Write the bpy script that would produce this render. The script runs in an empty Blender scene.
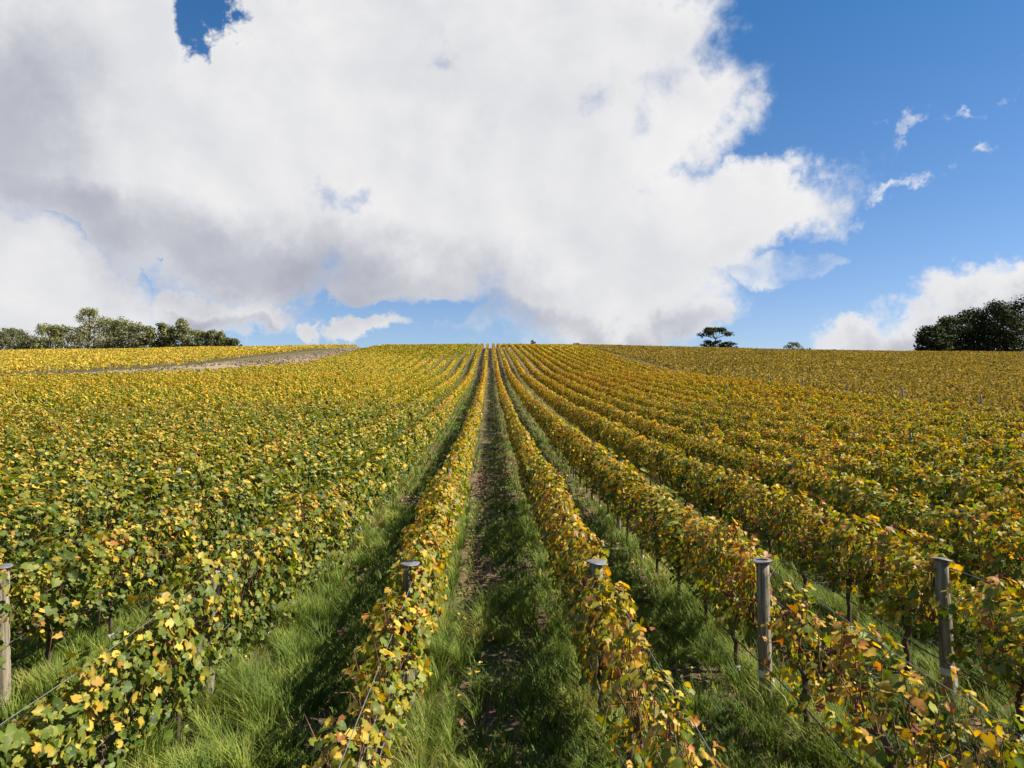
import bpy, math, random
import numpy as np
from mathutils import Matrix, Vector, Euler
R = math.radians
sc = bpy.context.scene
col = sc.collection
rng = np.random.default_rng(7)
random.seed(7)

# ------------------------------------------------------------------ camera, sky, sun, exposure
F_PX = 720.0
PITCH = 2.5
YAW = -1.75
CAM_H = 3.79
cam_d = bpy.data.cameras.new('camera'); cam = bpy.data.objects.new('camera', cam_d); col.objects.link(cam)
cam_d.sensor_width = 36.0; cam_d.lens = 36.0 * F_PX / 1024.0
cam_d.clip_start = 0.1; cam_d.clip_end = 5000
cam.location = (0, 0, CAM_H)
cam.rotation_euler = (R(90 + PITCH), 0, R(YAW))
sc.camera = cam
CAM_ROT = cam.rotation_euler.to_matrix()

def px_dir(px, py):
    """direction of a point of the sky, from where the photograph shows it"""
    return (CAM_ROT @ Vector(((px - 512) / F_PX, (384 - py) / F_PX, -1))).normalized()

SUN_EL, SUN_AZ = 47.0, 93.0          # azimuth clockwise from +Y (the rows' direction)
sun_d = bpy.data.lights.new('sun', 'SUN'); sun = bpy.data.objects.new('sun', sun_d); col.objects.link(sun)
sun_d.energy = 5.0; sun_d.angle = R(0.53); sun_d.color = (1.0, 0.93, 0.80)
sdir = Vector((math.sin(R(SUN_AZ)) * math.cos(R(SUN_EL)), math.cos(R(SUN_AZ)) * math.cos(R(SUN_EL)), math.sin(R(SUN_EL))))
sun.rotation_euler = sdir.to_track_quat('Z', 'Y').to_euler()
sun.location = (60, 0, 60)

sc.view_settings.view_transform = 'Standard'
sc.view_settings.look = 'None'
sc.view_settings.gamma = 1
EXPO = 1.2
sc.view_settings.exposure = EXPO
sc.render.resolution_x = 1024; sc.render.resolution_y = 768

class NT:
    def __init__(s, tree):
        s.t = tree; s.n = tree.nodes; s.l = tree.links
    def new(s, typ, **kw):
        n = s.n.new(typ)
        for k, v in kw.items(): setattr(n, k, v)
        return n
    def link(s, a, b): s.l.new(a, b)
    def put(s, sock, v):
        if isinstance(v, bpy.types.NodeSocket): s.link(v, sock)
        elif v is not None: sock.default_value = v
    def math(s, op, a, b=None, c=None, clamp=False):
        n = s.new('ShaderNodeMath', operation=op, use_clamp=clamp)
        s.put(n.inputs[0], a)
        if b is not None: s.put(n.inputs[1], b)
        if c is not None: s.put(n.inputs[2], c)
        return n.outputs[0]
    def vmath(s, op, a, b=None, out=0):
        n = s.new('ShaderNodeVectorMath', operation=op)
        s.put(n.inputs[0], a)
        if b is not None: s.put(n.inputs[1], b)
        return n.outputs[out]
    def mapr(s, v, a, b, c=0.0, d=1.0, interp='LINEAR'):
        n = s.new('ShaderNodeMapRange', interpolation_type=interp)
        s.put(n.inputs[0], v); s.put(n.inputs[1], a); s.put(n.inputs[2], b); s.put(n.inputs[3], c); s.put(n.inputs[4], d)
        return n.outputs[0]
    def noise(s, vec, scale, detail=4, rough=0.5, dist=0.0, out=0):
        n = s.new('ShaderNodeTexNoise')
        s.put(n.inputs['Vector'], vec); n.inputs['Scale'].default_value = scale
        n.inputs['Detail'].default_value = detail; n.inputs['Roughness'].default_value = rough
        n.inputs['Distortion'].default_value = dist
        return n.outputs[out]
    def mix(s, f, a, b):
        n = s.new('ShaderNodeMix', data_type='RGBA')
        s.put(n.inputs['Factor'], f); s.put(n.inputs[6], a); s.put(n.inputs[7], b)
        return n.outputs[2]
    def ramp(s, f, stops, interp='LINEAR'):
        n = s.new('ShaderNodeValToRGB'); s.put(n.inputs[0], f)
        cr = n.color_ramp; cr.interpolation = interp
        while len(cr.elements) < len(stops): cr.elements.new(0.5)
        for e, (p, c) in zip(cr.elements, stops):
            e.position = p; e.color = (*c, 1)
        return n.outputs[0]

def srgb(r, g, b):
    f = lambda c: (c / 255 / 12.92) if c / 255 <= 0.04045 else ((c / 255 + 0.055) / 1.055) ** 2.4
    return (f(r), f(g), f(b))

# --- world: Nishita sky with cumulus clouds laid out over the dome of directions
world = bpy.data.worlds.new('World'); sc.world = world; world.use_nodes = True
world.node_tree.nodes.clear()
w = NT(world.node_tree)
sky = w.new('ShaderNodeTexSky', sky_type='NISHITA')
sky.sun_disc = False; sky.sun_elevation = R(SUN_EL); sky.sun_rotation = R(SUN_AZ)
sky.altitude = 200; sky.air_density = 1.0; sky.dust_density = 0.4; sky.ozone_density = 2.2
hsv = w.new('ShaderNodeHueSaturation'); hsv.inputs['Saturation'].default_value = 1.12; hsv.inputs['Value'].default_value = 1.0
w.link(sky.outputs[0], hsv.inputs['Color'])
geo = w.new('ShaderNodeTexCoord')
D = geo.outputs['Generated']
sep = w.new('ShaderNodeSeparateXYZ'); w.link(D, sep.inputs[0])
az = w.math('ARCTAN2', sep.outputs[0], sep.outputs[1])
el = w.math('ARCSINE', sep.outputs[2])
com = w.new('ShaderNodeCombineXYZ'); w.link(az, com.inputs[0]); w.link(el, com.inputs[1])
# noise domain: perspective flattening towards the horizon
warp = w.noise(D, 2.2, 3, 0.55, out=1)
wv = w.vmath('SUBTRACT', warp, (0.5, 0.5, 0.5))
wsc = w.new('ShaderNodeVectorMath', operation='SCALE'); w.link(wv, wsc.inputs[0]); wsc.inputs['Scale'].default_value = 0.22
warp2 = w.noise(D, 8.0, 8, 0.62, out=1)
wv2 = w.vmath('SUBTRACT', warp2, (0.5, 0.5, 0.5))
wsc2 = w.new('ShaderNodeVectorMath', operation='SCALE'); w.link(wv2, wsc2.inputs[0]); wsc2.inputs['Scale'].default_value = 0.22
P = w.vmath('ADD', w.vmath('ADD', com.outputs[0], wsc.outputs[0]), wsc2.outputs[0])

def blob(px, py, rx, ry, rot=0.0, k=1.0):
    d = px_dir(px, py)
    a = math.atan2(d.x, d.y); e = math.asin(d.z)
    cy = math.cos(e)
    n = w.new('ShaderNodeMapping', vector_type='TEXTURE')
    w.link(P, n.inputs[0])
    n.inputs['Location'].default_value = (a, e, 0)
    n.inputs['Rotation'].default_value = (0, 0, R(rot))
    # px -> radians at that place
    s = 1 / F_PX * (d @ px_dir(512, 384)) 
    n.inputs['Scale'].default_value = (rx * s / cy, ry * s, 1)
    l = w.vmath('LENGTH', n.outputs[0], out=1)
    return w.math('MULTIPLY', w.math('SUBTRACT', 1.0, l), k)
def vmax(lst):
    r = lst[0]
    for b in lst[1:]: r = w.math('MAXIMUM', r, b)
    return r
big = [blob(60, 90, 260, 170), blob(330, 130, 260, 190), blob(540, 150, 190, 210), blob(600, 60, 130, 110),
       blob(660, 120, 90, 80), blob(600, 280, 140, 90), blob(752, 207, 112, 48, 6), blob(690, 230, 110, 55),
       blob(420, 228, 220, 76, -10), blob(210, 210, 210, 80, -16), blob(590, 315, 105, 48, 0), blob(680, 320, 50, 36),
       blob(330, -120, 420, 110), blob(-160, 140, 260, 200), blob(440, 20, 160, 80), blob(100, -10, 120, 70)]
low = [blob(50, 270, 130, 62, -8), blob(-60, 250, 130, 110), blob(210, 305, 62, 34), blob(342, 332, 52, 17), blob(278, 328, 16, 13),
       blob(60, 320, 120, 30),
       blob(955, 330, 95, 44, 4), blob(885, 342, 70, 30), blob(1050, 330, 90, 46)]
wisp = [blob(915, 147, 34, 15, 35, .6), blob(906, 193, 28, 11, 5, .42), blob(995, 95, 26, 10, 10, .42), blob(902, 127, 16, 9, 0, .42),
        blob(795, 268, 66, 28, 4, 1.15), blob(860, 215, 34, 14, 8, .55), blob(965, 130, 24, 8, 20, .36), blob(992, 172, 24, 9, 0, .4),
        blob(1015, 45, 28, 10, 25, .38)]
holes = [blob(210, -18, 42, 36, 8, 1.4), blob(250, -12, 40, 34, 0, 1.4), blob(158, 280, 22, 20, 0, 1.3), blob(375, 312, 95, 20, -4, .8), blob(60, 225, 70, 10, -24, .7)]
thin = [blob(345, 195, 30, 24, 0, 1.1), blob(706, 178, 40, 20, -10, .8), blob(672, 95, 50, 30, 40, .7), blob(440, 32, 26, 22, 0, .5), blob(640, 200, 22, 16, 0, .5), blob(590, 90, 30, 34, 0, .5), blob(20, 215, 50, 14, -20, .5)]
bigf = vmax(big); lowf = vmax(low)
fine = w.noise(D, 9.0, 7, 0.60, 0.3)
fine2 = w.noise(D, 30.0, 6, 0.6, 0.3)
nn = w.math('ADD', w.math('MULTIPLY', w.math('SUBTRACT', fine, 0.5), 1.3), w.math('MULTIPLY', w.math('SUBTRACT', fine2, 0.5), 0.35))
# scattered clouds elsewhere on the dome (outside this view) 
elsewhere = w.mapr(w.noise(D, 2.6, 8, 0.6), 0.52, 0.66, -0.3, 0.25)
outside = w.mapr(w.math('ABSOLUTE', az), 0.95, 1.35, 0.0, 1.0)
elsewhere = w.math('ADD', elsewhere, w.math('MULTIPLY', w.math('SUBTRACT', outside, 1.0), 2.0))
big_n = w.math('SUBTRACT', w.math('MINIMUM', bigf, 0.62), w.math('MULTIPLY', w.math('MAXIMUM', vmax(holes), 0.0), 0.95))
fb = w.math('MULTIPLY_ADD', nn, 0.85, big_n)
fl = w.math('MULTIPLY_ADD', nn, 0.42, w.math('MINIMUM', lowf, 0.55))
fw = w.math('MULTIPLY_ADD', nn, 1.1, w.math('MINIMUM', w.math('SUBTRACT', vmax(wisp), 0.20), 0.22))
dens = w.math('MAXIMUM', w.math('MAXIMUM', fb, fl), w.math('MAXIMUM', elsewhere, -1.0))
a_main = w.mapr(dens, -0.12, 0.36, 0, 1, 'SMOOTHSTEP')
a_main = w.math('MULTIPLY', a_main, w.math('SUBTRACT', 1.0, w.mapr(w.math('MULTIPLY_ADD', nn, 1.6, vmax(thin)), 0.1, 1.0, 0, 0.5, 'SMOOTHSTEP')))
a_w = w.mapr(fw, -0.04, 0.42, 0, 0.8, 'SMOOTHSTEP')
alpha = w.math('MAXIMUM', a_main, a_w)
# brightness of the cloud itself: undersides (flat bases) are greyer, billows whiter
bases = [blob(300, 262, 280, 60, -9), blob(70, 190, 170, 56, -22), blob(-20, 110, 130, 120, 0), blob(470, 318, 150, 30, -6), blob(960, 345, 110, 30), blob(215, 320, 50, 18), blob(620, 335, 110, 22, 0, .8)]
bs = w.mapr(w.math('MULTIPLY_ADD', nn, 0.28, vmax(bases)), -0.35, 0.95, 0, 1, 'SMOOTHSTEP')
# lumpy relief shading: difference of the noise towards the sun
sh = w.new('ShaderNodeVectorMath', operation='ADD'); w.link(D, sh.inputs[0]); sh.inputs[1].default_value = (0.03, 0, 0.028)
n1 = w.noise(D, 4.5, 5, 0.5, 0.2); n2 = w.noise(sh.outputs[0], 4.5, 5, 0.5, 0.2)
relief = w.mapr(w.math('SUBTRACT', n1, n2), -0.10, 0.10, -1, 1)
patch = w.mapr(w.noise(D, 3.2, 6, 0.6), 0.35, 0.7, 0, 1)
br = w.math('ADD', w.math('MULTIPLY', relief, 0.11), w.math('SUBTRACT', 0.80, w.math('MULTIPLY', bs, 0.62)))
br = w.math('SUBTRACT', br, w.math('MULTIPLY', patch, 0.17))
edge = w.mapr(dens, 0.0, 0.55, 0.15, 0.0)
br = w.math('ADD', br, edge, clamp=True)
ccol = w.ramp(br, [(0.0, srgb(174, 177, 190)), (0.28, srgb(197, 199, 208)), (0.6, srgb(222, 223, 227)), (1.0, srgb(249, 248, 247))])
skyc = w.new('ShaderNodeVectorMath', operation='MULTIPLY'); w.link(hsv.outputs[0], skyc.inputs[0]); w.link(w.mix(w.mapr(el, R(7), R(28), 0, 1), (0.99, 1.0, 1.15, 1), (0.51, 0.88, 1.10, 1)), skyc.inputs[1])
cs = w.new('ShaderNodeVectorMath', operation='SCALE'); w.link(ccol, cs.inputs[0])
BG = 0.05
cs.inputs['Scale'].default_value = 2 ** -EXPO / BG
cmix = w.mix(alpha, skyc.outputs[0], cs.outputs[0])
# keep clouds above the horizon
hz = w.mapr(el, -0.01, 0.0, 0, 1)
fin = w.mix(hz, skyc.outputs[0], cmix)
bg = w.new('ShaderNodeBackground'); bg.inputs[1].default_value = BG
w.link(fin, bg.inputs[0])
wo = w.new('ShaderNodeOutputWorld'); w.link(bg.outputs[0], wo.inputs[0])
world.cycles.sampling_method = 'MANUAL'; world.cycles.sample_map_resolution = 512

# ------------------------------------------------------------------ terrain
PY = np.array([-60, 0, 27, 54, 85, 120, 145, 170, 250, 325, 345, 370, 420, 500, 800.])
SL = None
_d = np.array([0, 27, 54, 120, 170, 250, 325])
_z = np.array([0, 0, .9, 4.4, 8.9, 15.6, 20.3]) + 0.043 * _d
def _profile():
    ys = np.arange(-80, 900, 1.0)
    z = np.interp(ys, _d, _z)
    z[ys < 0] = 0.043 * ys[ys < 0]
    far = ys > 325
    t = ys[far] - 325
    z[far] = _z[-1] + 0.09 * t - 0.0016 * np.minimum(t, 90) ** 2 - np.maximum(t - 90, 0) * 0.2
    k = np.exp(-0.5 * (np.arange(-24, 25) / 8.0) ** 2); k /= k.sum()
    zp = np.pad(z, 24, mode='edge')
    zs = np.convolve(zp, k, 'valid')
    zs = np.where(ys < 0, z, zs)
    w_ = np.clip((ys - 5) / 20, 0, 1)
    return ys, z * (1 - w_) + zs * w_
_ys, _zs = _profile()
def terrain(x, y):
    x = np.asarray(x, float); y = np.asarray(y, float)
    z = np.interp(y, _ys, _zs)
    f = np.clip(y / 325, 0, 1.4)
    right = np.clip(x, 0, None); left = np.clip(-x - 60, 0, None)
    z = z - f ** 1.5 * (4.2 * (right / 240) ** 1.5)
    z = z - f ** 1.5 * (5.2 * (left / 160) ** 1.2)
    z = z + 0.12 * np.sin(x * .11 + y * .05) * np.clip(y / 60, 0, 1) + 0.3 * np.sin(x * .031 - y * .023 + 1) * np.clip(y / 200, 0, 1)
    return z
def tz(x, y): return float(terrain(x, y))

def mesh_obj(name, verts, faces, mats, attr=None, fmat=None, smooth=False, parent=None, link=True, nper=None):
    """verts Nx3 array, faces: Mxk int array (same k) or list of lists"""
    me = bpy.data.meshes.new(name)
    verts = np.asarray(verts, np.float32)
    if isinstance(faces, np.ndarray):
        m, k = faces.shape
        me.vertices.add(len(verts)); me.vertices.foreach_set('co', verts.ravel())
        me.loops.add(m * k); me.loops.foreach_set('vertex_index', faces.astype(np.int32).ravel())
        me.polygons.add(m); me.polygons.foreach_set('loop_start', np.arange(0, m * k, k, dtype=np.int32))
        me.update(calc_edges=True)
    else:
        me.from_pydata([tuple(v) for v in verts], [], [list(f) for f in faces])
    for m_ in (mats if isinstance(mats, (list, tuple)) else [mats]): me.materials.append(m_)
    if fmat is not None: me.polygons.foreach_set('material_index', np.asarray(fmat, np.int32))
    if attr:
        for an, av in attr.items():
            a = me.attributes.new(an, 'FLOAT', 'POINT'); a.data.foreach_set('value', np.asarray(av, np.float32))
    if smooth: me.polygons.foreach_set('use_smooth', np.ones(len(me.polygons), bool))
    me.update()
    if not link: return me
    o = bpy.data.objects.new(name, me); col.objects.link(o)
    if parent: o.parent = parent
    return o
def tag(o, label=None, cat=None, group=None, kind=None):
    if label: o['label'] = label
    if cat: o['category'] = cat
    if group: o['group'] = group
    if kind: o['kind'] = kind
    return o
def empty(name, loc):
    o = bpy.data.objects.new(name, None); col.objects.link(o); o.location = loc
    o.empty_display_size = 0.3
    return o

# ------------------------------------------------------------------ materials
def mat(name):
    m = bpy.data.materials.new(name); m.use_nodes = True
    m.node_tree.nodes.clear()
    return m, NT(m.node_tree)
def out(n, sh, disp=None):
    o = n.new('ShaderNodeOutputMaterial'); n.link(sh, o.inputs[0])
    if disp is not None: n.link(disp, o.inputs[2])
def principled(n, colr, rough=0.7, spec=0.3, normal=None, metallic=0.0):
    p = n.new('ShaderNodeBsdfPrincipled')
    n.put(p.inputs['Base Color'], colr if isinstance(colr, bpy.types.NodeSocket) else (*colr, 1))
    n.put(p.inputs['Roughness'], rough); p.inputs['Specular IOR Level'].default_value = spec
    p.inputs['Metallic'].default_value = metallic
    if normal is not None: n.link(normal, p.inputs['Normal'])
    return p.outputs[0]

def leaf_material(name, stops, trans=0.35, spec=0.28, rough=0.5, bias=0.0, spread=1.0, veins=True, zones=True):
    m, n = mat(name)
    at = n.new('ShaderNodeAttribute', attribute_name='tint').outputs['Fac']
    g = n.new('ShaderNodeNewGeometry')
    oi = n.new('ShaderNodeObjectInfo').outputs['Random']
    v = n.math('MULTIPLY', at, spread)
    pos = g.outputs['Position']
    big_ = n.noise(pos, 0.11, 3, 0.6); small = n.noise(pos, 0.75, 2, 0.5)
    v = n.math('ADD', v, n.math('MULTIPLY', n.math('SUBTRACT', big_, 0.5), 0.6))
    v = n.math('ADD', v, n.math('MULTIPLY', n.math('SUBTRACT', small, 0.5), 0.5))
    v = n.math('ADD', v, n.math('MULTIPLY', n.math('SUBTRACT', oi, 0.5), 0.10))
    v = n.math('ADD', v, bias)
    if zones:
        sp = n.new('ShaderNodeSeparateXYZ'); n.link(pos, sp.inputs[0])
        # vines turn more golden up the hill, and the right hand rows are further into autumn
        v = n.math('ADD', v, n.mapr(sp.outputs[1], 12, 90, -0.07, 0.16))
        v = n.math('ADD', v, n.mapr(sp.outputs[0], -3, 0, -0.08, 0.04))
        v = n.math('ADD', v, n.mapr(sp.outputs[0], 3.5, 12, 0.0, -0.06))
        v = n.math('ADD', v, n.mapr(sp.outputs[0], -4.6, -3.2, 0.0, 0.07))
    c = n.ramp(v, stops)
    # leaf-to-leaf brightness
    wn = n.new('ShaderNodeTexWhiteNoise', noise_dimensions='1D'); n.link(n.math('MULTIPLY', at, 97.3), wn.inputs['W'])
    hs = n.new('ShaderNodeHueSaturation'); n.link(c, hs.inputs['Color'])
    n.link(n.mapr(wn.outputs[0], 0, 1, 0.55, 1.28), hs.inputs['Value'])
    hs.inputs['Saturation'].default_value = 0.97
    cc = hs.outputs[0]
    if veins:
        bl = n.noise(pos, 38, 3, 0.6)
        cc = n.mix(n.mapr(bl, 0.56, 0.72, 0, 0.55), cc, (0.16, 0.075, 0.02, 1))
        # browned leaf margins on the leaves that have turned
        ed = n.new('ShaderNodeAttribute', attribute_name='edge').outputs['Fac']
        e2 = n.math('ADD', ed, n.math('MULTIPLY', n.math('SUBTRACT', n.noise(pos, 60, 2, 0.5), 0.5), 0.8))
        e3 = n.math('MULTIPLY', n.mapr(e2, 0.78, 1.1, 0, 0.8), n.mapr(v, 0.3, 0.6, 0.1, 1.0))
        cc = n.mix(e3, cc, (0.20, 0.075, 0.02, 1))
        cc = n.mix(n.math('MULTIPLY', n.mapr(ed, 0.0, 0.22, 0.35, 0.0), 1.0), cc, (0.42, 0.42, 0.12, 1))
    p = principled(n, cc, rough, spec)
    tr = n.new('ShaderNodeBsdfTranslucent')
    hs2 = n.new('ShaderNodeHueSaturation'); n.link(cc, hs2.inputs['Color'])
    hs2.inputs['Saturation'].default_value = 1.15; hs2.inputs['Value'].default_value = 1.25
    n.link(hs2.outputs[0], tr.inputs[0])
    mx = n.new('ShaderNodeMixShader'); mx.inputs[0].default_value = trans
    n.link(p, mx.inputs[1]); n.link(tr.outputs[0], mx.inputs[2])
    out(n, mx.outputs[0])
    return m
VINE = [(0.0, (0.060, 0.10, 0.014)), (0.28, (0.135, 0.175, 0.017)), (0.45, (0.25, 0.25, 0.022)), (0.60, (0.50, 0.35, 0.026)),
        (0.78, (0.56, 0.33, 0.028)), (0.90, (0.44, 0.17, 0.03)), (1.0, (0.24, 0.09, 0.035))]
VINE_BROWN = [(0.0, (0.10, 0.095, 0.018)), (0.3, (0.24, 0.18, 0.032)), (0.55, (0.38, 0.25, 0.05)), (0.8, (0.36, 0.19, 0.06)), (1.0, (0.22, 0.11, 0.06))]
VINE_GOLD = [(0.0, (0.19, 0.19, 0.03)), (0.35, (0.46, 0.36, 0.035)), (0.7, (0.66, 0.40, 0.06)), (1.0, (0.42, 0.24, 0.08))]
M_leaf = leaf_material('vine_leaf', VINE)
M_leaf_far = leaf_material('vine_leaf_far', VINE, 0.3, spec=0.12, rough=0.75, veins=False, spread=0.85, bias=0.06)
M_leaf_brown = leaf_material('vine_leaf_brown', VINE_BROWN, 0.28, spec=0.12, rough=0.75, veins=False, zones=False, spread=0.9)
M_leaf_gold = leaf_material('vine_leaf_gold', VINE_GOLD, 0.3, spec=0.12, rough=0.75, veins=False, zones=False, spread=0.9)

def bark_material(name, c1, c2, scale=14, rough=0.9, stretch=0.25, bump=0.5):
    m, n = mat(name)
    tc = n.new('ShaderNodeTexCoord').outputs['Object']
    mp = n.new('ShaderNodeMapping'); n.link(tc, mp.inputs[0]); mp.inputs['Scale'].default_value = (1, 1, stretch)
    nz = n.noise(mp.outputs[0], scale, 6, 0.65)
    c = n.mix(n.mapr(nz, 0.3, 0.7), (*c1, 1), (*c2, 1))
    b = n.new('ShaderNodeBump'); b.inputs['Strength'].default_value = bump; b.inputs['Distance'].default_value = 0.02
    n.link(nz, b.inputs['Height'])
    out(n, principled(n, c, rough, 0.2, b.outputs[0]))
    return m
M_trunk = bark_material('vine_bark', (0.035, 0.022, 0.016), (0.13, 0.09, 0.065), 30)
M_cane = bark_material('vine_cane', (0.09, 0.04, 0.022), (0.21, 0.105, 0.055), 20)
M_post = bark_material('weathered_wood', (0.06, 0.05, 0.03), (0.36, 0.31, 0.22), 34, 0.92, 0.06, 1.0)
M_post_grey = bark_material('grey_wood', (0.12, 0.11, 0.10), (0.25, 0.235, 0.21), 22, 0.88, 0.1)
M_tree_bark = bark_material('tree_bark', (0.05, 0.04, 0.032), (0.17, 0.14, 0.11), 2)
def simple(name, c, rough=0.6, spec=0.3, metallic=0.0, var=0.25, scale=20):
    m, n = mat(name)
    tc = n.new('ShaderNodeTexCoord').outputs['Object']
    nz = n.noise(tc, scale, 5, 0.6)
    cc = n.mix(n.mapr(nz, 0.3, 0.7), (*[v * (1 - var) for v in c], 1), (*[min(1, v * (1 + var)) for v in c], 1))
    out(n, principled(n, cc, rough, spec, metallic=metallic)); return m
M_cap = simple('post_cap_metal', (0.13, 0.125, 0.13), 0.6, 0.4, 0.2, 0.4, 30)
M_strap = simple('white_strap', (0.46, 0.44, 0.40), 0.6, 0.3, 0, 0.3, 40)
M_wire = simple('galvanised_wire', (0.19, 0.185, 0.18), 0.5, 0.4, 0.5)
M_hose = simple('black_hose', (0.035, 0.033, 0.032), 0.5, 0.4, 0)
M_guard = simple('trunk_guard', (0.50, 0.48, 0.44), 0.7, 0.2, 0, 0.3, 30)

def grass_material():
    m, n = mat('grass_blade')
    at = n.new('ShaderNodeAttribute', attribute_name='tint').outputs['Fac']
    tip = n.new('ShaderNodeAttribute', attribute_name='tip').outputs['Fac']
    g = n.new('ShaderNodeNewGeometry').outputs['Position']
    nb = n.noise(g, 0.9, 3, 0.6)
    v = n.math('ADD', n.math('MULTIPLY', at, 0.75), n.math('MULTIPLY', n.math('SUBTRACT', nb, 0.5), 0.9))
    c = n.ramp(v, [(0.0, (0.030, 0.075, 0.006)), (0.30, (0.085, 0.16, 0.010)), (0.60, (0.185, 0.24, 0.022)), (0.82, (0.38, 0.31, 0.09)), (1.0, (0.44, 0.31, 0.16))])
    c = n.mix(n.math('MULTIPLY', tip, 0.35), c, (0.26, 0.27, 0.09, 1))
    p = principled(n, c, 0.65, 0.15)
    tr = n.new('ShaderNodeBsdfTranslucent'); n.link(c, tr.inputs[0])
    mx = n.new('ShaderNodeMixShader'); mx.inputs[0].default_value = 0.3
    n.link(p, mx.inputs[1]); n.link(tr.outputs[0], mx.inputs[2]); out(n, mx.outputs[0]); return m
M_grass = grass_material()
def litter_material():
    m, n = mat('fallen_leaf')
    at = n.new('ShaderNodeAttribute', attribute_name='tint').outputs['Fac']
    c = n.ramp(at, [(0, (0.10, 0.055, 0.03)), (0.5, (0.24, 0.13, 0.07)), (0.78, (0.34, 0.20, 0.09)), (0.86, (0.5, 0.34, 0.05)), (1, (0.58, 0.38, 0.05))])
    out(n, principled(n, c, 0.8, 0.2)); return m
M_litter = litter_material()
def drygrass_material():
    m, n = mat('dry_grass')
    at = n.new('ShaderNodeAttribute', attribute_name='tint').outputs['Fac']
    c = n.ramp(at, [(0, (0.10, 0.11, 0.04)), (0.4, (0.20, 0.16, 0.09)), (0.75, (0.30, 0.225, 0.16)), (1, (0.42, 0.34, 0.27))])
    out(n, principled(n, c, 0.9, 0.1)); return m
M_drygrass = drygrass_material()

def ground_material():
    m, n = mat('vineyard_ground')
    g = n.new('ShaderNodeNewGeometry').outputs['Position']
    s1 = n.noise(g, 0.7, 6, 0.65); s2 = n.noise(g, 6.0, 6, 0.7); s3 = n.noise(g, 40.0, 5, 0.7)
    soil = n.mix(n.mapr(s3, 0.3, 0.7), (0.06, 0.036, 0.023, 1), (0.22, 0.135, 0.088, 1))
    grs = n.mix(n.mapr(s2, 0.3, 0.7), (0.03, 0.055, 0.012, 1), (0.09, 0.11, 0.03, 1))
    f = n.mapr(n.math('ADD', s1, n.math('MULTIPLY', n.math('SUBTRACT', s2, 0.5), 0.6)), 0.40, 0.60)
    c = n.mix(f, grs, soil)
    b = n.new('ShaderNodeBump'); b.inputs['Strength'].default_value = 0.7; b.inputs['Distance'].default_value = 0.05
    n.link(n.math('ADD', n.math('MULTIPLY', s2, 0.6), n.math('MULTIPLY', s3, 0.35)), b.inputs['Height'])
    out(n, principled(n, c, 0.95, 0.15, b.outputs[0])); return m
M_ground = ground_material()
def headland_material():
    m, n = mat('dry_headland')
    g = n.new('ShaderNodeNewGeometry').outputs['Position']
    s1 = n.noise(g, 0.12, 5, 0.65); s3 = n.noise(g, 1.6, 6, 0.75)
    c = n.mix(n.mapr(s3, 0.3, 0.7), (0.18, 0.13, 0.085, 1), (0.31, 0.235, 0.165, 1))
    c = n.mix(n.mapr(s1, 0.50, 0.66, 0, 0.6), c, (0.17, 0.17, 0.07, 1))
    out(n, principled(n, c, 0.95, 0.1)); return m
M_head = headland_material()

# ------------------------------------------------------------------ ground
def grid(xs, ys, dz=0.0):
    X, Y = np.meshgrid(xs, ys)
    Z = terrain(X, Y) + dz
    v = np.stack([X, Y, Z], -1).reshape(-1, 3)
    nx, ny = len(xs), len(ys)
    i = np.arange(nx - 1)[None, :] + (np.arange(ny - 1) * nx)[:, None]
    f = np.stack([i, i + 1, i + 1 + nx, i + nx], -1).reshape(-1, 4)
    return v, f
xs = np.unique(np.concatenate([np.arange(-16, 16, 0.25), np.arange(-80, 80, 1.5), np.arange(-900, 901, 12.0)]))
ys = np.unique(np.concatenate([np.arange(-3, 30, 0.25), np.arange(-60, 130, 1.5), np.arange(130, 460, 3.0), np.arange(460, 901, 14.0)]))
v, f = grid(xs, ys)
near = np.clip(1 - (np.abs(v[:, 0]) / 16), 0, 1) * np.clip((30 - v[:, 1]) / 10, 0, 1) * (v[:, 1] > -3)
v[:, 2] += near * 0.03 * (np.sin(v[:, 0] * 5.1 + np.sin(v[:, 1] * 2.3)) + np.sin(v[:, 1] * 3.7 + v[:, 0] * 1.3))
tag(mesh_obj('ground', v, f, M_ground, smooth=True), kind='structure')

# boundaries of the vineyard blocks (world metres)
def near_left_edge(y): return np.interp(y, [0, 90, 105, 120, 145, 200, 250, 325, 345], [-75, -75, -71, -48, -38, -41, -45, -54, -56])
def far_left_edge(y): return np.interp(y, [0, 105, 120, 150, 175, 235, 325, 345], [-97, -97, -85, -63, -54, -51, -58, -60])
RIGHT_EDGE = 34.0
# dry headland between the blocks on the left: a strip that follows the terrain
ys2 = np.arange(60, 352, 2.0); t = np.linspace(0, 1, 14)
VX = near_left_edge(ys2)[:, None] * (1 - t) + far_left_edge(ys2)[:, None] * t
VY = np.repeat(ys2[:, None], 14, 1)
v = np.stack([VX, VY, terrain(VX, VY) + 0.03], -1).reshape(-1, 3)
i = np.arange(13)[None, :] + (np.arange(len(ys2) - 1) * 14)[:, None]
f = np.stack([i + 1, i, i + 14, i + 15], -1).reshape(-1, 4)
tag(mesh_obj('headland_track', v, f, M_head, smooth=True), kind='structure')

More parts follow.
